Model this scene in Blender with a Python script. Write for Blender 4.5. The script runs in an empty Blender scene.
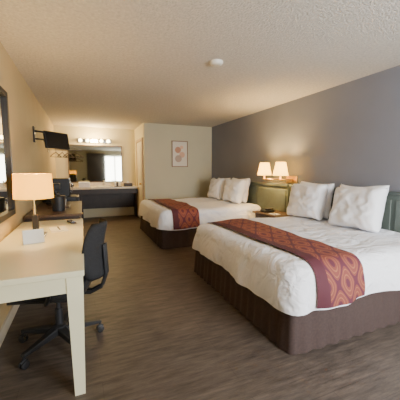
import bpy, bmesh, math, random
from mathutils import Vector, Matrix, noise
random.seed(4)
D=bpy.data; C=bpy.context
# ---------------------------------------------------------------- helpers
def mat(name,col,rough=.6,metal=0,var=0.0,vscale=6,bump=0,bscale=200,emis=None,estr=0,spec=.5,stretch=None,transl=0,bdist=.01,distort=0):
    m=D.materials.new(name); m.use_nodes=True; nt=m.node_tree; N=nt.nodes; L=nt.links
    b=N['Principled BSDF']; b.inputs['Base Color'].default_value=(*col,1)
    b.inputs['Roughness'].default_value=rough; b.inputs['Metallic'].default_value=metal
    b.inputs['Specular IOR Level'].default_value=spec
    tc=N.new('ShaderNodeTexCoord'); mp=N.new('ShaderNodeMapping'); L.new(tc.outputs['Object'],mp.inputs[0])
    if stretch: mp.inputs['Scale'].default_value=stretch
    if var>0:
        n=N.new('ShaderNodeTexNoise'); n.inputs['Scale'].default_value=vscale; n.inputs['Detail'].default_value=5
        L.new(mp.outputs[0],n.inputs['Vector'])
        r=N.new('ShaderNodeValToRGB'); r.color_ramp.elements[0].position=.3; r.color_ramp.elements[1].position=.7
        r.color_ramp.elements[0].color=(*[c*(1-var) for c in col],1); r.color_ramp.elements[1].color=(*[min(1,c*(1+var)) for c in col],1)
        L.new(n.outputs['Fac'],r.inputs[0]); L.new(r.outputs[0],b.inputs['Base Color'])
    if bump>0:
        n2=N.new('ShaderNodeTexNoise'); n2.inputs['Scale'].default_value=bscale; n2.inputs['Detail'].default_value=3; n2.inputs['Distortion'].default_value=distort
        L.new(mp.outputs[0],n2.inputs['Vector'])
        bp=N.new('ShaderNodeBump'); bp.inputs['Strength'].default_value=bump; bp.inputs['Distance'].default_value=bdist
        L.new(n2.outputs['Fac'],bp.inputs['Height']); L.new(bp.outputs[0],b.inputs['Normal'])
    if emis: b.inputs['Emission Color'].default_value=(*emis,1); b.inputs['Emission Strength'].default_value=estr
    if transl>0:
        t=N.new('ShaderNodeBsdfTranslucent'); t.inputs[0].default_value=(*col,1)
        mx=N.new('ShaderNodeMixShader'); mx.inputs[0].default_value=transl
        L.new(b.outputs[0],mx.inputs[1]); L.new(t.outputs[0],mx.inputs[2]); L.new(mx.outputs[0],N['Material Output'].inputs[0])
    return m
def obj(name,verts,faces,m,parent=None,smooth=False,loc=(0,0,0)):
    me=D.meshes.new(name); me.from_pydata([tuple(v) for v in verts],[],faces); me.update()
    bm=bmesh.new(); bm.from_mesh(me); bmesh.ops.recalc_face_normals(bm,faces=bm.faces); bm.to_mesh(me); bm.free()
    if smooth:
        for p in me.polygons: p.use_smooth=True
    o=D.objects.new(name,me); o.location=loc
    if m: me.materials.append(m)
    C.collection.objects.link(o)
    if parent: o.parent=parent
    return o
def empty(name,loc=(0,0,0),rz=0):
    e=D.objects.new(name,None); e.location=loc; e.rotation_euler=(0,0,rz); e.empty_display_size=.1
    C.collection.objects.link(e); return e
def box(name,lo,hi,m,parent=None,bev=0,seg=2,rot=None):
    c=[(a+b)/2 for a,b in zip(lo,hi)]; h=[(b-a)/2 for a,b in zip(lo,hi)]
    v=[(sx*h[0],sy*h[1],sz*h[2]) for sx in(-1,1) for sy in(-1,1) for sz in(-1,1)]
    f=[(0,1,3,2),(4,6,7,5),(0,4,5,1),(2,3,7,6),(0,2,6,4),(1,5,7,3)]
    o=obj(name,v,f,m,parent,loc=c)
    if rot: o.rotation_euler=rot
    if bev>0:
        md=o.modifiers.new('bev','BEVEL'); md.width=bev; md.segments=seg
        for p in o.data.polygons: p.use_smooth=True
        o.modifiers.new('wn','WEIGHTED_NORMAL')
    return o
def lathe(name,prof,m,parent=None,loc=(0,0,0),n=32,cap=True,rot=None,smooth=True):
    v=[];f=[]
    for r,z in prof:
        for i in range(n):
            a=2*math.pi*i/n; v.append((r*math.cos(a),r*math.sin(a),z))
    for j in range(len(prof)-1):
        for i in range(n):
            f.append((j*n+i,j*n+(i+1)%n,(j+1)*n+(i+1)%n,(j+1)*n+i))
    if cap: f.append(tuple(range(n))[::-1]); f.append(tuple((len(prof)-1)*n+i for i in range(n)))
    o=obj(name,v,f,m,parent,smooth,loc)
    if rot: o.rotation_euler=rot
    if smooth:
        md=o.modifiers.new('es','EDGE_SPLIT'); md.split_angle=math.radians(40)
    return o
def tube(name,pts,r,m,parent=None,n=10,cyc=False):
    cu=D.curves.new(name,'CURVE'); cu.dimensions='3D'; cu.bevel_depth=r; cu.bevel_resolution=3; cu.use_fill_caps=True
    s=cu.splines.new('POLY'); s.points.add(len(pts)-1); s.use_cyclic_u=cyc
    for p,q in zip(s.points,pts): p.co=(*q,1)
    o=D.objects.new(name,cu); cu.materials.append(m); C.collection.objects.link(o)
    if parent: o.parent=parent
    return o
def plight(name,loc,e,col,r=.04,parent=None):
    l=D.lights.new(name,'POINT'); l.energy=e; l.color=col; l.shadow_soft_size=r
    o=D.objects.new(name,l); o.location=loc; C.collection.objects.link(o)
    if parent: o.parent=parent
    return o
# ---------------------------------------------------------------- dims
XL,XR=-.62,3.25; YF,YB,YA=-1.2,6.92,8.2; XA=1.43; H=2.44
# materials
M_wallR=mat('paint_slate',(.225,.235,.28),.75,var=.04,vscale=2,bump=.15,bscale=120)
M_wallL=mat('paint_tan',(.58,.45,.24),.75,var=.04,vscale=2,bump=.15,bscale=120)
M_wallB=mat('paint_cream',(.64,.58,.40),.75,var=.03,vscale=2,bump=.15,bscale=120)
M_ceil=mat('popcorn_ceiling',(.66,.61,.53),.9,var=.12,vscale=38,bump=1.0,bscale=60,bdist=.015)
M_trim=mat('trim_white',(.70,.65,.53),.5)
M_white=mat('bed_linen',(.90,.90,.94),.85,var=.02,vscale=5,bump=.9,bscale=4.5,stretch=(1,1.6,1),bdist=.05,distort=1.4)
M_pill=mat('pillow_linen',(.92,.92,.95),.85,bump=.6,bscale=6,bdist=.025,distort=.8)
M_skirt=mat('bedskirt_brown',(.055,.033,.028),.85,var=.15,vscale=60)
M_green=mat('headboard_green',(.12,.145,.125),.55,var=.08,vscale=10,bump=.1,bscale=60)
M_green2=mat('headboard_green_edge',(.09,.11,.10),.5)
M_black=mat('black_plastic',(.018,.018,.02),.45,bump=.05)
M_fab=mat('black_fabric',(.02,.02,.022),.9,var=.3,vscale=120,bump=.3,bscale=400)
M_desk=mat('desk_cream_laminate',(.82,.78,.54),.35,var=.03,vscale=4)
M_dark=mat('dark_wood',(.10,.055,.03),.4,var=.3,vscale=5,stretch=(8,1,8))
M_esp=mat('espresso_panel',(.035,.022,.016),.5,var=.2,vscale=8)
M_brass=mat('brass',(.75,.50,.20),.3,metal=1)
M_chrome=mat('chrome',(.7,.7,.7),.15,metal=1)
M_mirror=mat('mirror_glass',(.70,.70,.66),.02,metal=1)
M_mirror2=mat('vanity_mirror_glass',(.40,.39,.32),.04,metal=1)
M_count=mat('counter_laminate',(.66,.58,.44),.3,var=.15,vscale=40)
M_paper=mat('paper_white',(.85,.85,.8),.7)
M_screen=mat('tv_screen',(.01,.01,.012),.12)
M_shade=mat('lampshade_fabric',(.90,.60,.12),.8,bump=.1,bscale=300,emis=(1,.58,.03),estr=2.3,transl=.3)
M_shade2=mat('sconce_shade_fabric',(.98,.80,.30),.8,emis=(1,.66,.09),estr=4.6,transl=.3)
M_bulb=mat('bulb_glow',(1,.9,.7),.4,emis=(1,.80,.42),estr=18)
M_drape=mat('added_drape_fabric',(.16,.13,.11),.9,var=.1,vscale=30)
# floor
def floor_mat():
    m=D.materials.new('wood_plank_floor'); m.use_nodes=True; nt=m.node_tree; N=nt.nodes; L=nt.links; b=N['Principled BSDF']
    tc=N.new('ShaderNodeTexCoord')
    br=N.new('ShaderNodeTexBrick'); br.inputs['Scale'].default_value=1; br.inputs['Brick Width'].default_value=1.25; br.inputs['Row Height'].default_value=.15
    br.inputs['Mortar Size'].default_value=.0012; br.inputs['Color1'].default_value=(.112,.089,.073,1); br.inputs['Color2'].default_value=(.097,.077,.064,1); br.inputs['Mortar'].default_value=(.065,.05,.042,1)
    br.offset=.37; L.new(tc.outputs['Object'],br.inputs['Vector'])
    mp=N.new('ShaderNodeMapping'); mp.inputs['Scale'].default_value=(1.6,10,1); L.new(tc.outputs['Object'],mp.inputs[0])
    n=N.new('ShaderNodeTexNoise'); n.inputs['Scale'].default_value=2.8; n.inputs['Detail'].default_value=9; n.inputs['Roughness'].default_value=.74; L.new(mp.outputs[0],n.inputs['Vector'])
    r=N.new('ShaderNodeValToRGB'); r.color_ramp.elements[0].position=.34; r.color_ramp.elements[0].color=(.52,.52,.52,1); r.color_ramp.elements[1].position=.68; r.color_ramp.elements[1].color=(1.45,1.42,1.4,1)
    L.new(n.outputs['Fac'],r.inputs[0])
    mx=N.new('ShaderNodeMix'); mx.data_type='RGBA'; mx.blend_type='MULTIPLY'; mx.inputs[0].default_value=1
    L.new(br.outputs['Color'],mx.inputs[6]); L.new(r.outputs[0],mx.inputs[7]); L.new(mx.outputs[2],b.inputs['Base Color'])
    b.inputs['Roughness'].default_value=.48; b.inputs['Specular IOR Level'].default_value=.4
    bp=N.new('ShaderNodeBump'); bp.inputs['Strength'].default_value=.2; bp.inputs['Distance'].default_value=.004; L.new(n.outputs['Fac'],bp.inputs['Height']); L.new(bp.outputs[0],b.inputs['Normal'])
    return m
M_floor=floor_mat()
# ---------------------------------------------------------------- room
T=.12
box('floor',(XL-T,YF-T,-.1),(XR+T,YA+T,0),M_floor)
box('ceiling',(XL-T,YF-T,H),(XR+T,YA+T,H+.1),M_ceil)
box('wall_left',(XL-T,YF,0),(XL,YA,H),M_wallL)
box('wall_right',(XR,YF,0),(XR+T,YB,H),M_wallR)
box('wall_back',(XA,YB,0),(XR+T,YB+T,H),M_wallB)
box('wall_alcove_back',(XL-T,YA,0),(XA+T,YA+T,H),M_wallB)
box('wall_alcove_right',(XA,YB+T,0),(XA+T,YA,H),M_wallB)
# front wall with window
wx0,wx1,wz0,wz1=.75,2.95,.55,2.15
wf=empty('wall_front')
box('below_window',(XL-T,YF-T,0),(XR+T,YF,wz0),M_wallB,wf)
box('above_window',(XL-T,YF-T,wz1),(XR+T,YF,H),M_wallB,wf)
box('beside_window_a',(XL-T,YF-T,wz0),(wx0,YF,wz1),M_wallB,wf)
box('beside_window_b',(wx1,YF-T,wz0),(XR+T,YF,wz1),M_wallB,wf)
wn=empty('window_1')
for i,(a,b_) in enumerate([((wx0,YF-.08,wz0),(wx0+.05,YF-.03,wz1)),((wx1-.05,YF-.08,wz0),(wx1,YF-.03,wz1)),((wx0+.05,YF-.08,wz0),(wx1-.05,YF-.03,wz0+.05)),((wx0+.05,YF-.08,wz1-.05),(wx1-.05,YF-.03,wz1)),(((wx0+wx1)/2-.025,YF-.08,wz0+.05),((wx0+wx1)/2+.025,YF-.03,wz1-.05))]):
    box('frame_%d'%(i+1),a,b_,M_trim,wn)
def drape(x0,x1):  # unseen drape, added to narrow the window's reflection in the vanity mirror
    e=empty('added_window_drape'); V=[];F=[];n=80
    for i in range(n+1):
        x=x0+(x1-x0)*i/n; y=YF+.06+.025*math.sin(i*.95)
        V+= [(x,y,.04),(x,y,2.28)]
    for i in range(n): F.append((2*i,2*i+2,2*i+3,2*i+1))
    o=obj('panel',V,F,M_drape,e,True); md=o.modifiers.new('s','SOLIDIFY'); md.thickness=.004
    tube('rod',[(x0-.05,YF+.06,2.30),(x1+.05,YF+.06,2.30)],.012,M_brass,e)
drape(.30,1.30)
box('baseboard_left',(XL,YF+.01,0),(XL+.014,YA-.01,.10),M_trim)
box('baseboard_right',(XR-.014,YF+.01,0),(XR,YB-.02,.10),M_trim)
box('baseboard_back',(XA+.01,YB-.014,0),(XR-.02,YB,.10),M_trim)
# bathroom door in alcove right wall
dr=empty('door_1',(XA,.06,0))
box('slab',(-.02,7.07,.01),(-.002,7.72,2.02),M_trim,dr,bev=.003)
for i,(z0,z1) in enumerate([(.15,.85),(.98,1.9)]):
    box('panel_%d'%(i+1),(-.028,7.17,z0),(-.02,7.62,z1),M_trim,dr,bev=.004)
lathe('knob',[(.008,0),(.008,.03),(.026,.04),(.03,.055),(.02,.07)],M_brass,dr,(-.02,7.12,.95),20,rot=(0,-math.pi/2,0))
tr=empty('trim_1',(XA,.06,0))
M_dtrim=mat('door_casing',(.46,.33,.20),.5,var=.1)
box('casing_near',(-.03,6.99,0),(-.002,7.06,2.1),M_dtrim,tr)
box('casing_far',(-.03,7.74,0),(-.002,7.81,2.1),M_dtrim,tr)
box('casing_top',(-.03,7.06,2.035),(-.002,7.74,2.1),M_dtrim,tr)
# ---------------------------------------------------------------- bed
def nz(p,s,seed=0): return noise.noise(Vector((p[0]*s+seed*7.3,p[1]*s,p[2]*s+seed)))
def ringpts(x0,x1,y0,y1,r,n=52):
    r=max(min(r,(x1-x0)/2-.001,(y1-y0)/2-.001),.001)
    cs=[((x1-r,y1-r),0),((x0+r,y1-r),90),((x0+r,y0+r),180),((x1-r,y0+r),270)]
    k=8
    P=[]
    for ci,((cx,cy),a0) in enumerate(cs):
        for i in range(k+1):
            a=math.radians(a0+90*i/k); P.append((cx+r*math.cos(a),cy+r*math.sin(a),math.cos(a),math.sin(a),1))
        nx=cs[(ci+1)%4]
        a=math.radians(a0+90); ex,ey=cx+r*math.cos(a),cy+r*math.sin(a)
        b2=math.radians(nx[1]); fx,fy=nx[0][0]+r*math.cos(b2),nx[0][1]+r*math.sin(b2)
        for i in range(1,n):
            t=i/n; P.append((ex+(fx-ex)*t,ey+(fy-ey)*t,math.cos(a),math.sin(a),0))
    return P
ZT=.64
def disp(x,y,z,seed):
    return .024*nz((x,y,z),1.6,seed)+.013*nz((x,y,z),4.5,seed)
def bed(seed,y0,y1,x0=1.25,x1=3.15):
    e=empty('bed')
    V=[];F=[];rings=[]
    prof=[]
    hw=(y1-y0)/2
    R=.11; RC=.14
    for i in range(14): 
        t=1-i/14.; prof.append((-R-.01-(hw-R-.03)*t,ZT+.014*t))
    for i in range(10):
        a=math.radians(90*i/9); prof.append((-R+R*math.sin(a),ZT-R+R*math.cos(a)))
    for i in range(1,11):
        t=i/10; prof.append((.020*math.sin(t*2.2)+.014*t,ZT-R-(ZT-R-.325)*t))
    for j,(o,z) in enumerate(prof):
        if o<0: P=ringpts(x0-o,x1+o,y0-o,y1+o,max(RC+o,.01))
        else: P=ringpts(x0-o,x1,y0-o,y1+o,RC+o)
        row=[]
        low=max(0,(ZT-R-z)/(ZT-R-.325))
        for k,(x,y,nx,ny,c) in enumerate(P):
            d=disp(x,y,z,seed)
            w=low*(.016*math.sin((x*11+y*9)+seed)+.026*nz((x,y,0),7,seed)) if nx<.9 else 0
            dz=low*.030*nz((x,y,3),2.2,seed)
            flat=1 if o<-R else max(0,math.cos(math.asin(min(1,max(0,(o+R)/R)))) )
            row.append(len(V)); V.append((x+nx*((1-flat)*d+w),y+ny*((1-flat)*d+w),z+flat*d+dz))
        rings.append(row)
    for a,b_ in zip(rings[:-1],rings[1:]):
        m=len(a)
        for k in range(m): F.append((a[k],a[(k+1)%m],b_[(k+1)%m],b_[k]))
    F.append(tuple(rings[0]))
    s=obj('sheet',V,F,M_white,e,True)
    V=[];F=[];rows=[]
    for j in range(6):
        t=j/5; z=.40-(.395)*t
        row=[]
        P=ringpts(x0+.02,x1,y0+.02,y1-.02,.05,90)
        for k,(x,y,nx,ny,c) in enumerate(P):
            w=(.008*math.sin((x+y*1.3)*46)+.012*nz((x,y,0),9,seed+3))*t-.01+.028*t if nx<.9 else -.01
            row.append(len(V)); V.append((x+nx*w,y+ny*w,z))
        rows.append(row)
    for a,b_ in zip(rows[:-1],rows[1:]):
        m=len(a)
        for k in range(m): F.append((a[k],a[(k+1)%m],b_[(k+1)%m],b_[k]))
    obj('bedskirt',V,F,M_skirt,e,True)
    box('box_spring',(x0+.06,y0+.06,.18),(x1-.02,y1-.06,.40),M_skirt,e)
    rx0,rx1=x0+.19,x0+.67; nu=24
    path=[]
    for i in range(9):
        t=1-i/9; path.append(('n',.020*math.sin(t*2.2)+.014*t,ZT-R-(ZT-R-.345)*t,t))
    for i in range(10):
        a=math.radians(90*(1-i/9)); path.append(('n',-R+R*math.sin(a),ZT-R+R*math.cos(a),0))
    full=[(y0-o,z,-1,t,max(0,math.cos(math.asin(min(1,max(0,(o+R)/R)))) )if o<=0 else 0) for _,o,z,t in path]
    def topz(y):
        dd=min(y-y0,y1-y); return ZT+.014*max(0,min(1,(dd-R-.01)/(hw-R-.03)))
    mid=[(yy,topz(yy)+.002,0,0,1) for yy in [y0+R+(y1-y0-2*R)*i/40 for i in range(1,40)]]
    oth=[(y1+(y0-y),z,1,t,fl) for y,z,_,t,fl in reversed(full)]
    full=full+mid+oth
    V=[];F=[];UV=[];L=0;prev=None
    for y,z,sd,t,fl in full:
        if prev: L+=math.hypot(y-prev[0],z-prev[1])
        prev=(y,z)
        for i in range(nu+1):
            u=i/nu; x=rx0+(rx1-rx0)*u
            d=disp(x,y,z,seed)+.013
            low=t
            w=low*(.016*math.sin((x*11+y*9)+seed)+.026*nz((x,y,0),7,seed))+.004*low
            dz=low*.030*nz((x,y,3),2.2,seed)
            V.append((x,y+sd*((1-fl)*d+w),z+fl*d+dz)); UV.append((u*(rx1-rx0),L))
    n=nu+1
    for j in range(len(full)-1):
        for i in range(nu): F.append((j*n+i,j*n+i+1,(j+1)*n+i+1,(j+1)*n+i))
    r=obj('bed_runner',V,F,M_run,e,True)
    ul=r.data.uv_layers.new(name='UVMap')
    for lp in r.data.loops: ul.data[lp.index].uv=UV[lp.vertex_index]
    return e
def runner_mat():
    m=D.materials.new('runner_brocade'); m.use_nodes=True; nt=m.node_tree; N=nt.nodes; L=nt.links; b=N['Principled BSDF']; b.inputs['Roughness'].default_value=.8
    uv=N.new('ShaderNodeUVMap'); sp=N.new('ShaderNodeSeparateXYZ'); L.new(uv.outputs[0],sp.inputs[0])
    def mth(op,a,b2=None,c=None):
        n=N.new('ShaderNodeMath'); n.operation=op
        for i,v in enumerate((a,b2,c)):
            if v is None: continue
            if isinstance(v,(int,float)): n.inputs[i].default_value=v
            else: L.new(v,n.inputs[i])
        return n.outputs[0]
    cu=mth('COSINE',mth('MULTIPLY',sp.outputs[0],2*math.pi/.19)); cv=mth('COSINE',mth('MULTIPLY',sp.outputs[1],2*math.pi/.28))
    s=mth('ADD',cu,cv)
    l1=mth('LESS_THAN',mth('ABSOLUTE',s),.24)
    l3=mth('GREATER_THAN',mth('ABSOLUTE',s),1.78)
    gold=mth('LESS_THAN',mth('ABSOLUTE',mth('SUBTRACT',mth('ABSOLUTE',s),.62)),.08)
    gold2=mth('LESS_THAN',mth('ABSOLUTE',mth('SUBTRACT',mth('ABSOLUTE',s),1.35)),.10)
    gold=mth('MAXIMUM',gold,gold2)
    ln=mth('MINIMUM',mth('ADD',l1,l3),1)
    r=N.new('ShaderNodeMix'); r.data_type='RGBA'; L.new(ln,r.inputs[0]); r.inputs[6].default_value=(.215,.050,.036,1); r.inputs[7].default_value=(.105,.020,.036,1)
    g=N.new('ShaderNodeMix'); g.data_type='RGBA'; L.new(gold,g.inputs[0]); L.new(r.outputs[2],g.inputs[6]); g.inputs[7].default_value=(.33,.115,.055,1)
    edge=mth('LESS_THAN',sp.outputs[0],.10)
    r2=N.new('ShaderNodeMix'); r2.data_type='RGBA'; L.new(edge,r2.inputs[0]); L.new(g.outputs[2],r2.inputs[6]); r2.inputs[7].default_value=(.085,.016,.026,1)
    L.new(r2.outputs[2],b.inputs['Base Color'])
    return m
M_run=runner_mat()
def pillow(name,parent,c,w,h,t,rot,seed):
    n=34;V=[];F=[]
    for s in(1,-1):
        for i in range(n+1):
            for j in range(n+1):
                u=-1+2*i/n; v=-1+2*j/n
                th=((1-u**4)*(1-v**4))**.5
                pin=.08
                y=w/2*u*(1-pin*(1-v*v)*abs(u)**3)+.014*nz((u,v,0),1.3,seed); z=h/2*v*(1-pin*(1-u*u)*abs(v)**3)+.018*nz((u,v,5),1.3,seed)
                wr=.026*nz((u*2,v*2,s),1.2,seed)*th+.012*nz((u*4,v*4,s),1.5,seed)*th
                V.append((s*(t/2*th**.8+wr),y,z))
    N1=(n+1)**2
    for s in(0,1):
        for i in range(n):
            for j in range(n):
                a=s*N1+i*(n+1)+j; F.append((a,a+1,a+n+2,a+n+1))
    o=obj(name,V,F,M_pill,parent,True,c); o.rotation_euler=rot
    bm=bmesh.new(); bm.from_mesh(o.data); bmesh.ops.remove_doubles(bm,verts=bm.verts,dist=.0015); bmesh.ops.recalc_face_normals(bm,faces=bm.faces); bm.to_mesh(o.data); bm.free()
    return o
b1=bed(1,1.43,3.30,x0=1.28)
b2=bed(2,4.36,6.25,x0=1.15)
for b_,ca,cb,sd in((b1,2.22,2.93,10),(b2,4.98,5.72,20)):
    for i,yy in enumerate((ca,cb)):
        pillow('pillow_back_%d'%(i+1),b_,(3.01,yy+.08,ZT+.25),.62,.49,.18,(0,math.radians(10),random.uniform(-.05,.05)),sd+i)
        pillow('pillow_front_%d'%(i+1),b_,(2.83,yy-(.02 if i==0 else -.03),ZT+.24),.62,.48,.23,(random.uniform(-.03,.03),math.radians(14),random.uniform(-.08,.08)),sd+5+i)
def headboard(y0,y1):
    e=empty('headboard')
    box('backing',(3.19,y0,.25),(3.238,y1,1.02),M_green,e,bev=.004)
    box('cap_rail',(3.165,y0,1.02),(3.238,y1,1.06),M_green2,e,bev=.006)
    n=3; g=.05
    w=(y1-y0-g*(n+1))/n
    for i in range(n):
        a=y0+g+i*(w+g)
        box('panel_%d'%(i+1),(3.175,a,.5),(3.19,a+w,.97),M_green,e,bev=.008)
headboard(1.15,3.72); headboard(3.76,6.4)
# nightstand
ns=empty('nightstand')
box('top',(2.72,3.48,.56),(3.15,4.12,.59),M_dark,ns,bev=.005)
box('body',(2.76,3.52,.10),(3.15,4.08,.56),M_dark,ns)
for i in range(2):
    box('drawer_%d'%(i+1),(2.745,3.55,.14+i*.21),(2.76,4.05,.33+i*.21),M_dark,ns,bev=.004)
    lathe('pull_%d'%(i+1),[(.008,0),(.016,.012),(.012,.02)],M_brass,ns,(2.745,3.8,.235+i*.21),16,rot=(0,-math.pi/2,0))
for i,(x,y) in enumerate(((2.79,3.55),(2.79,4.03),(3.12,3.55),(3.12,4.03))): box('foot_%d'%(i+1),(x-.02,y-.02,0),(x+.02,y+.02,.10),M_dark,ns)
ph=empty('telephone')
box('body',(2.80,3.83,.5905),(2.98,4.0,.63),M_black,ph,bev=.01)
box('handset',(2.81,3.84,.632),(2.97,3.88,.66),M_black,ph,bev=.012)
nt_=empty('notepad'); box('pad',(2.78,3.58,.5905),(2.90,3.73,.60),M_paper,nt_); box('pen',(2.82,3.60,.6005),(2.828,3.72,.608),M_black,nt_)
# sconces
def shade(name,r0,r1,h,m,parent,loc):
    return lathe(name,[(r0,0),(r1,h),(r1-.003,h),(r0-.003,0.0)],m,parent,loc,40,cap=False)
sc=empty('wall_sconce')
box('wall_plate',(3.222,3.60,1.08),(3.248,3.86,1.20),M_brass,sc,bev=.006)
for i,(yy,yp) in enumerate(((3.72,3.70),(4.16,3.80))):
    tube('arm_%d'%(i+1),[(3.225,yp,1.14),(3.14,yp+.0,1.14),(3.06,(yp+yy)/2+.02,1.14),(2.99,yy,1.14),(2.99,yy,1.17)],.011,M_brass,sc)
    lathe('socket_%d'%(i+1),[(.02,0),(.024,.02),(.016,.03),(.016,.09)],M_brass,sc,(2.99,yy,1.13),20)
    shade('shade_%d'%(i+1),.125,.080,.22,M_shade2,sc,(2.99,yy,1.21))
    lathe('bulb_%d'%(i+1),[(.012,0),(.03,.03),(.028,.06),(.01,.08)],M_bulb,sc,(2.99,yy,1.22),16)
    plight('sconce_light_%d'%(i+1),(2.99,yy,1.36),42,(1,.66,.26),.035,sc)
# smoke detector
sd=empty('smoke_detector')
lathe('body',[(.072,0),(.072,-.012),(.06,-.03),(.03,-.038)],mat('detector_plastic',(.8,.78,.7),.5),sd,(1.36,2.79,H-.001),32)
lathe('vent_ring',[(.045,-.030),(.045,-.038),(.03,-.042)],M_trim,sd,(1.36,2.79,H-.001),32)
# framed art
def art_mat():
    m=D.materials.new('abstract_print'); m.use_nodes=True; nt=m.node_tree; N=nt.nodes; L=nt.links; b=N['Principled BSDF']
    tc=N.new('ShaderNodeTexCoord'); cur=None
    base=(.80,.72,.60,1)
    for (cx,cz,r,col) in((-.05,.10,.08,(.62,.30,.18,1)),(.06,-.02,.075,(.75,.45,.3,1)),(-.04,-.12,.09,(.50,.36,.28,1)),(.05,.17,.045,(.85,.55,.35,1))):
        mp=N.new('ShaderNodeVectorMath'); mp.operation='DISTANCE'; mp.inputs[1].default_value=(cx,0,cz)
        sx=N.new('ShaderNodeVectorMath'); sx.operation='MULTIPLY'; sx.inputs[1].default_value=(1,0,1); L.new(tc.outputs['Object'],sx.inputs[0]); L.new(sx.outputs[0],mp.inputs[0])
        lt=N.new('ShaderNodeMath'); lt.operation='LESS_THAN'; lt.inputs[1].default_value=r; L.new(mp.outputs['Value'],lt.inputs[0])
        mx=N.new('ShaderNodeMix'); mx.data_type='RGBA'; L.new(lt.outputs[0],mx.inputs[0]); mx.inputs[7].default_value=col
        if cur: L.new(cur,mx.inputs[6])
        else: mx.inputs[6].default_value=base
        cur=mx.outputs[2]
    L.new(cur,b.inputs['Base Color']); b.inputs['Roughness'].default_value=.3
    return m
fa=empty('framed_art')
ax,az,aw,ah=2.34,1.71,.43,.66
box('print',(ax-aw/2+.02,YB-.02,az-ah/2+.02),(ax+aw/2-.02,YB-.012,az+ah/2-.02),art_mat(),fa)
M_frame=mat('frame_wood',(.30,.17,.10),.4)
for i,(a,b_) in enumerate([((ax-aw/2,az-ah/2),(ax-aw/2+.02,az+ah/2)),((ax+aw/2-.02,az-ah/2),(ax+aw/2,az+ah/2)),((ax-aw/2+.02,az-ah/2),(ax+aw/2-.02,az-ah/2+.02)),((ax-aw/2+.02,az+ah/2-.02),(ax+aw/2-.02,az+ah/2))]):
    box('frame_%d'%(i+1),(a[0],YB-.03,a[1]),(b_[0],YB-.002,b_[1]),M_frame,fa)
# ---------------------------------------------------------------- desk
dk=empty('desk')
dx0,dx1,dy0,dy1=-.60,-.01,1.63,3.44
box('top',(dx0,dy0,.715),(dx1,dy1,.75),M_desk,dk,bev=.005)
box('apron_front',(dx1-.035,dy0+.09,.635),(dx1-.015,dy1-.09,.715),M_desk,dk)
box('apron_near',(dx0+.09,dy0+.015,.625),(dx1-.09,dy0+.035,.715),M_desk,dk)
box('apron_far',(dx0+.09,dy1-.035,.625),(dx1-.09,dy1-.015,.715),M_desk,dk)
box('apron_back',(dx0+.015,dy0+.09,.625),(dx0+.035,dy1-.09,.715),M_desk,dk)
for i,(x,y) in enumerate(((dx0+.05,dy0+.05),(dx1-.05,dy0+.05),(dx0+.05,dy1-.05),(dx1-.05,dy1-.05))):
    a,b2=.042,.028
    V=[(x-a,y-a,.715),(x+a,y-a,.715),(x+a,y+a,.715),(x-a,y+a,.715),(x-b2,y-b2,0),(x+b2,y-b2,0),(x+b2,y+b2,0),(x-b2,y+b2,0)]
    V=V[:4]+[(p[0],p[1],.62) for p in V[:4]]+V[4:]
    F=[(0,1,2,3),(8,11,10,9)]+[(k,(k+1)%4,(k+1)%4+4,k+4) for k in range(4)]+[(k+4,(k+1)%4+4,(k+1)%4+8,k+8) for k in range(4)]
    obj('leg_%d'%(i+1),V,F,M_desk,dk)
tl=empty('table_lamp',(-.37,2.64,.7505))
box('base',(-.075,-.075,0),(.075,.075,.02),M_chrome,tl,bev=.005)
lathe('stem',[(.012,.02),(.012,.30),(.02,.31),(.02,.34)],M_chrome,tl)
box('stem_post',(-.022,-.022,.02),(.022,.022,.18),M_black,tl,bev=.003)
shade('shade',.146,.138,.20,M_shade,tl,(0,0,.32))
lathe('bulb',[(.012,0),(.03,.03),(.028,.07),(.01,.09)],M_bulb,tl,(0,0,.35),16)
plight('table_lamp_light',(0,0,.44),38,(1,.64,.22),.04,tl)
tc_=obj('tent_card',[(-.07,-.035,0),(.07,-.035,0),(.07,0,.10),(-.07,0,.10),(-.07,.035,0),(.07,.035,0)],[(0,1,2,3),(3,2,5,4),(0,3,4),(1,5,2)],M_paper,None,loc=(-.36,2.42,.7505)); tc_.rotation_euler=(0,0,.25)
bx=empty('notepad',(-.22,2.85,.7505),.2); box('pad',(-.07,-.1,0),(.07,.1,.012),M_paper,bx); box('pen',(.0,-.07,.0125),(.008,.07,.02),M_black,bx)
rc=empty('remote_control',(-.12,3.2,.7505),.3); box('body',(-.025,-.09,0),(.025,.09,.018),M_black,rc,bev=.006); box('buttons',(-.016,-.06,.018),(.016,.06,.020),M_chrome,rc)
wm=empty('wall_mirror')
my0,my1,mz0,mz1=1.9,3.02,.90,1.98
box('glass',(XL+.004,my0+.05,mz0+.05),(XL+.02,my1-.05,mz1-.05),M_mirror,wm)
for i,(a,b_) in enumerate([((my0,mz0),(my0+.05,mz1)),((my1-.05,mz0),(my1,mz1)),((my0+.05,mz0),(my1-.05,mz0+.05)),((my0+.05,mz1-.05),(my1-.05,mz1))]):
    box('frame_%d'%(i+1),(XL+.002,a[0],a[1]),(XL+.045,b_[0],b_[1]),M_black,wm,bev=.004)
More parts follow.
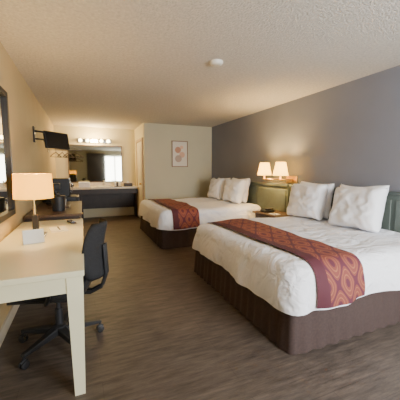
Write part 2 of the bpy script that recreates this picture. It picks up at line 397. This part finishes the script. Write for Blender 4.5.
# dresser
ds=empty('dresser')
ey0,ey1=3.50,4.95
box('top',(-.60,ey0,.77),(-.02,ey1,.80),M_dark,ds,bev=.005)
box('carcass',(-.60,ey0+.02,.08),(-.05,ey1-.02,.77),M_esp,ds)
box('plinth',(-.58,ey0+.04,0),(-.08,ey1-.04,.08),M_esp,ds)
for c in range(2):
    for r in range(3):
        a=ey0+.05+c*.69; z=.11+r*.22
        box('drawer_%d_%d'%(c+1,r+1),(-.05,a,z),(-.032,a+.65,z+.20),M_dark,ds,bev=.004)
        tube('pull_%d_%d'%(c+1,r+1),[(-.032,a+.27,z+.1),(-.012,a+.27,z+.1),(-.012,a+.38,z+.1),(-.032,a+.38,z+.1)],.005,M_brass,ds)
ib=empty('ice_bucket',(-.28,3.85,.8005)); lathe('bucket',[(.07,0),(.085,.16),(.085,.17)],M_black,ib); lathe('lid',[(.088,.171),(.08,.185),(.02,.195),(.015,.215)],M_black,ib)
tray=empty('serving_tray',(-.30,4.3,.8005)); box('tray_base',(-.13,-.18,0),(.13,.18,.012),M_dark,tray,bev=.004)
for i,(x,y) in enumerate(((-.05,-.1),(.05,-.02),(-.05,.08))): lathe('cup_%d'%(i+1),[(.028,.0125),(.038,.10),(.036,.10),(.026,.02)],M_paper,tray,(x,y,0),20)
cm=empty('coffee_maker',(-.40,4.70,.8005))
box('base',(-.1,-.09,0),(.1,.09,.03),M_black,cm,bev=.01); box('tank',(-.1,-.09,.03),(-.03,.09,.28),M_black,cm,bev=.01); box('brew_head',(-.1,-.09,.21),(.09,.09,.30),M_black,cm,bev=.012)
lathe('carafe',[(.04,.031),(.06,.06),(.058,.12),(.04,.17),(.04,.18)],M_screen,cm,(.03,0,0),24); tube('carafe_handle',[(.08,0,.15),(.115,0,.14),(.11,0,.07),(.085,0,.06)],.007,M_black,cm)
fr=empty('mini_fridge'); box('cabinet',(-.60,5.08,.02),(-.10,5.58,.86),M_black,fr,bev=.008); box('door',(-.098,5.085,.04),(-.06,5.575,.855),M_black,fr,bev=.01); tube('handle',[(-.06,5.13,.45),(-.035,5.13,.46),(-.035,5.13,.70),(-.06,5.13,.71)],.008,M_chrome,fr)
for i,(x,y) in enumerate(((-.55,5.13),(-.15,5.13),(-.55,5.53),(-.15,5.53))): lathe('foot_%d'%(i+1),[(.02,0),(.02,.022)],M_black,fr,(x,y,0),12)
mw=empty('microwave'); box('case',(-.58,5.09,.868),(-.20,5.56,1.16),M_black,mw,bev=.008); box('door_glass',(-.20,5.10,.885),(-.188,5.43,1.145),M_screen,mw,bev=.003); box('control_panel',(-.20,5.44,.885),(-.19,5.55,1.145),M_dark,mw); tube('handle',[(-.188,5.41,.92),(-.165,5.41,.93),(-.165,5.41,1.08),(-.188,5.41,1.09)],.006,M_chrome,mw)
for i,(x,y) in enumerate(((-.55,5.13),(-.24,5.13),(-.55,5.52),(-.24,5.52))): box('foot_%d'%(i+1),(x-.012,y-.012,.8605),(x+.012,y+.012,.868),M_black,mw)
tva=math.radians(46)
tv=empty('television',(-.34,5.0,1.76),tva); tv.rotation_euler=(math.radians(-8),0,tva)
box('body',(-.22,-.02,-.13),(.22,.02,.13),M_black,tv,bev=.008)
box('screen',(-.21,-.023,-.118),(.21,-.02,.118),M_screen,tv)
box('rear_bulge',(-.14,.02,-.09),(.14,.05,.09),M_black,tv,bev=.01)
tb=empty('television_bracket')
box('wall_plate',(XL+.002,4.66,1.70),(XL+.022,4.76,1.92),M_black,tb)
tube('swing_arm',[(XL+.02,4.71,1.86),(-.50,4.80,1.86),(-.52,5.12,1.80),(-.40,5.07,1.77)],.014,M_black,tb)
tube('swing_arm_lower',[(XL+.02,4.71,1.75),(-.50,4.80,1.75),(-.52,5.12,1.74),(-.40,5.07,1.74)],.012,M_black,tb)
gr=empty('garment_rack')
box('wall_plate',(XL+.002,6.42,1.66),(XL+.016,6.78,1.78),M_chrome,gr)
tube('rod',[(XL+.016,6.6,1.72),(.02,6.6,1.72)],.012,M_chrome,gr)
tube('brace',[(XL+.016,6.6,1.78),(XL+.016,6.6,1.95),(.0,6.6,1.73)],.005,M_chrome,gr)
for k,(z) in enumerate((-.48,-.36,-.24,-.12)):
    x=z
    rz=random.uniform(.3,1.1)
    def P(y,zz): return (x+y*math.sin(rz),6.6+y*math.cos(rz),zz)
    tube('hanger_hook_%d'%(k+1),[P(-.008,1.728),P(-.012,1.74),P(0,1.75),P(.016,1.74),P(.014,1.715),P(0,1.70),P(0,1.67)],.003,M_dark,gr)
    w=min(.19,.9*abs(x-XL)/math.sin(rz))
    tube('hanger_%d'%(k+1),[P(0,1.67),P(w,1.585),P(w+.005,1.57),P(-w-.005,1.57),P(-w,1.585)],.009,M_dark,gr,cyc=True)
# ---------------------------------------------------------------- vanity
va=empty('vanity_counter')
box('countertop',(-.60,7.62,.81),(1.40,8.17,.86),M_count,va,bev=.006)
box('backsplash',(-.60,8.17,.82),(1.40,8.195,.96),M_count,va)
box('front_skirt',(-.60,7.65,.68),(1.38,7.67,.81),M_esp,va)
box('side_cabinet',(-.60,7.68,.0),(.0,8.16,.81),M_esp,va)
box('under_counter_shade',(.0,8.13,.25),(1.36,8.16,.81),M_esp,va)  # dark sheet added to stand for the shade under the open counter
box('end_support',(1.36,7.88,.0),(1.39,8.16,.81),M_esp,va)
lathe('sink_rim',[(.20,.861),(.21,.872),(.19,.874),(.17,.862),(.02,.8615)],mat('porcelain',(.85,.85,.82),.2),va,(.55,7.87,0),32)
tube('faucet',[(.55,8.12,.86),(.55,8.12,1.0),(.55,8.06,1.03),(.55,8.0,.98)],.014,M_chrome,va)
tw=empty('towel_stack',(.05,7.80,.8605)); 
for i in range(3): box('towel_%d'%(i+1),(-.14,-.1,i*.045),(.14,.1,i*.045+.043),M_pill,tw,bev=.018,seg=4)
tb2=empty('tissue_box',(1.15,7.80,.8605)); box('carton',(-.11,-.06,0),(.11,.06,.09),M_esp,tb2,bev=.003); obj('tissue',[(-.04,-.01,.09),(.04,-.01,.09),(.04,.01,.09),(-.04,.01,.09),(.0,.0,.16)],[(0,1,4),(1,2,4),(2,3,4),(3,0,4)],M_paper,tb2)
tbt=empty('toiletries_tray',(.88,7.78,.8605)); box('tray_base',(-.10,-.06,0),(.10,.06,.01),M_black,tbt,bev=.003)
for i,x in enumerate((-.065,-.015,.045)): lathe('bottle_%d'%(i+1),[(.022,.0105),(.022,.10),(.009,.11),(.009,.15)],M_esp if i%2 else M_paper,tbt,(x,0,0),16)
hd=empty('hair_dryer',(-.30,7.80,.8605),.5)
lathe('barrel',[(.035,-.11),(.05,-.07),(.05,.05),(.034,.10)],M_black,hd,(0,0,.052),20,rot=(0,math.pi/2,0)); tube('handle',[(0.02,0,.03),(.03,-.10,.018)],.017,M_black,hd)
vm=empty('vanity_mirror')
box('glass',(-.30,8.185,.99),(1.04,8.197,1.95),M_mirror2,vm)
for i,(a,b_) in enumerate([((-.32,.97),(-.30,1.97)),((1.04,.97),(1.06,1.97)),((-.30,.97),(1.04,.99)),((-.30,1.95),(1.04,1.97))]):
    box('edge_%d'%(i+1),(a[0],8.18,a[1]),(b_[0],8.198,b_[1]),M_dark,vm)
vl=empty('vanity_light')
box('bar',(-.08,8.15,2.03),(.78,8.198,2.13),M_chrome,vl,bev=.005)
for i in range(5):
    x=.0+i*.175
    lathe('bulb_%d'%(i+1),[(.018,0),(.02,.015)]+[(.045*math.sin(math.radians(a)),.055-.045*math.cos(math.radians(a))) for a in range(30,180,15)],M_bulb,vl,(x,8.15,2.08),20,rot=(math.pi/2,0,0))
plight('vanity_glow',(.35,7.95,2.08),62,(1,.70,.30),.1,vl)
# ---------------------------------------------------------------- office chair
oc=empty('office_chair',(-.20,2.24,0),math.radians(-16))
for k in range(5):
    a=2*math.pi*k/5+.45; c,s_=math.cos(a),math.sin(a)
    w0,w1=.032,.018
    pts=[]
    for (r,w,zb,zt) in((.03,w0,.09,.145),(.30,w1,.075,.10)):
        for sg in(-1,1):
            for z in(zb,zt): pts.append((c*r-s_*w*sg,s_*r+c*w*sg,z))
    o=obj('base_leg_%d'%(k+1),pts,[(0,1,3,2),(4,6,7,5),(0,4,5,1),(2,3,7,6),(0,2,6,4),(1,5,7,3)],M_black,oc)
    md=o.modifiers.new('b','BEVEL'); md.width=.006
    px,py=c*.29,s_*.29
    lathe('caster_stem_%d'%(k+1),[(.009,.05),(.009,.08)],M_black,oc,(px,py,0),10)
    for sg in(-1,1):
        lathe('caster_wheel_%d_%s'%(k+1,'a' if sg<0 else 'b'),[(.018,-.009),(.027,-.006),(.027,.006),(.018,.009)],M_black,oc,(px+sg*.014*-s_,py+sg*.014*c,.0275),20,rot=(math.pi/2,0,a))
    tube('caster_hood_%d'%(k+1),[(px-c*.02,py-s_*.02,.045),(px,py,.058),(px+c*.02,py+s_*.02,.045)],.012,M_black,oc)
lathe('hub',[(.05,.085),(.05,.15),(.03,.16)],M_black,oc,n=20)
lathe('gas_column',[(.026,.15),(.026,.28),(.016,.28),(.016,.40)],M_black,oc,n=20)
box('mechanism',(-.12,-.08,.385),(.14,.08,.425),M_black,oc,bev=.01)
box('seat_pan',(-.24,-.225,.42),(.22,.225,.445),M_black,oc,bev=.012)
box('seat',(-.25,-.235,.435),(.225,.235,.51),M_fab,oc,bev=.034,seg=5)
for sg in(-1,1):
    tube('arm_post_%s'%('a' if sg<0 else 'b'),[(.02,sg*.20,.43),(.02,sg*.255,.43),(.04,sg*.262,.47),(.06,sg*.262,.585)],.013,M_black,oc)
    box('arm_pad_%s'%('a' if sg<0 else 'b'),(-.06,sg*.262-.03,.583),(.17,sg*.262+.03,.608),M_black,oc,bev=.01,seg=3)
V=[];F=[];nu,nv=18,18
def brp(u,v,off):
    hw=.22*(1-.18*max(0,v)**2-.12*max(0,-v)**2)
    sup=(1-abs(v)**5*.35)
    y=hw*sup*u
    x=.295-.07*u*u+.035*v*v+.012*v+off
    z=.725+.205*v
    return (x,y,z)
for k,off in enumerate((0,.04)):
    for i in range(nu+1):
        for j in range(nv+1):
            u=-1+2*i/nu; v=-1+2*j/nv
            e=(1-max(abs(u),abs(v))**8)
            o_=off if k else 0
            mid=.02
            V.append(brp(u,v,mid+(o_-mid)*e**.5))
n1=(nu+1)*(nv+1)
for k in range(2):
    for i in range(nu):
        for j in range(nv):
            a=k*n1+i*(nv+1)+j; F.append((a,a+1,a+nv+2,a+nv+1))
o=obj('backrest',V,F,M_fab,oc,True)
bm=bmesh.new(); bm.from_mesh(o.data); bmesh.ops.remove_doubles(bm,verts=bm.verts,dist=.0005); bmesh.ops.recalc_face_normals(bm,faces=bm.faces); bm.to_mesh(o.data); bm.free()
for sg in(-.03,.03):
    tube('back_support_%s'%('a' if sg<0 else 'b'),[(.10,sg,.41),(.24,sg,.40),(.32,sg,.44),(.355,sg,.54),(.35,sg,.66),(.345,sg,.76)],.012,M_black,oc)
# ---------------------------------------------------------------- lights
al=D.lights.new('window_daylight','AREA'); al.shape='RECTANGLE'; al.size=2.1; al.size_y=1.5; al.energy=300; al.color=(.95,.98,1)
ao=D.objects.new('window_daylight',al); ao.location=((wx0+wx1)/2,YF-.16,(wz0+wz1)/2); ao.rotation_euler=(math.radians(90),0,0); C.collection.objects.link(ao)
w=D.worlds.new('World'); C.scene.world=w; w.use_nodes=True
nt=w.node_tree; sky=nt.nodes.new('ShaderNodeTexSky'); sky.sky_type='NISHITA'; sky.sun_disc=False; sky.sun_elevation=math.radians(40)
nt.links.new(sky.outputs[0],nt.nodes['Background'].inputs[0]); nt.nodes['Background'].inputs[1].default_value=.15
# ---------------------------------------------------------------- camera
cd=D.cameras.new('camera'); cd.lens=25.2; cd.sensor_width=36; cd.clip_start=.05
co=D.objects.new('camera',cd); co.location=(0,0,1.3); co.rotation_euler=(math.radians(90-6.1),0,-math.radians(22.8)); C.collection.objects.link(co)
C.scene.camera=co
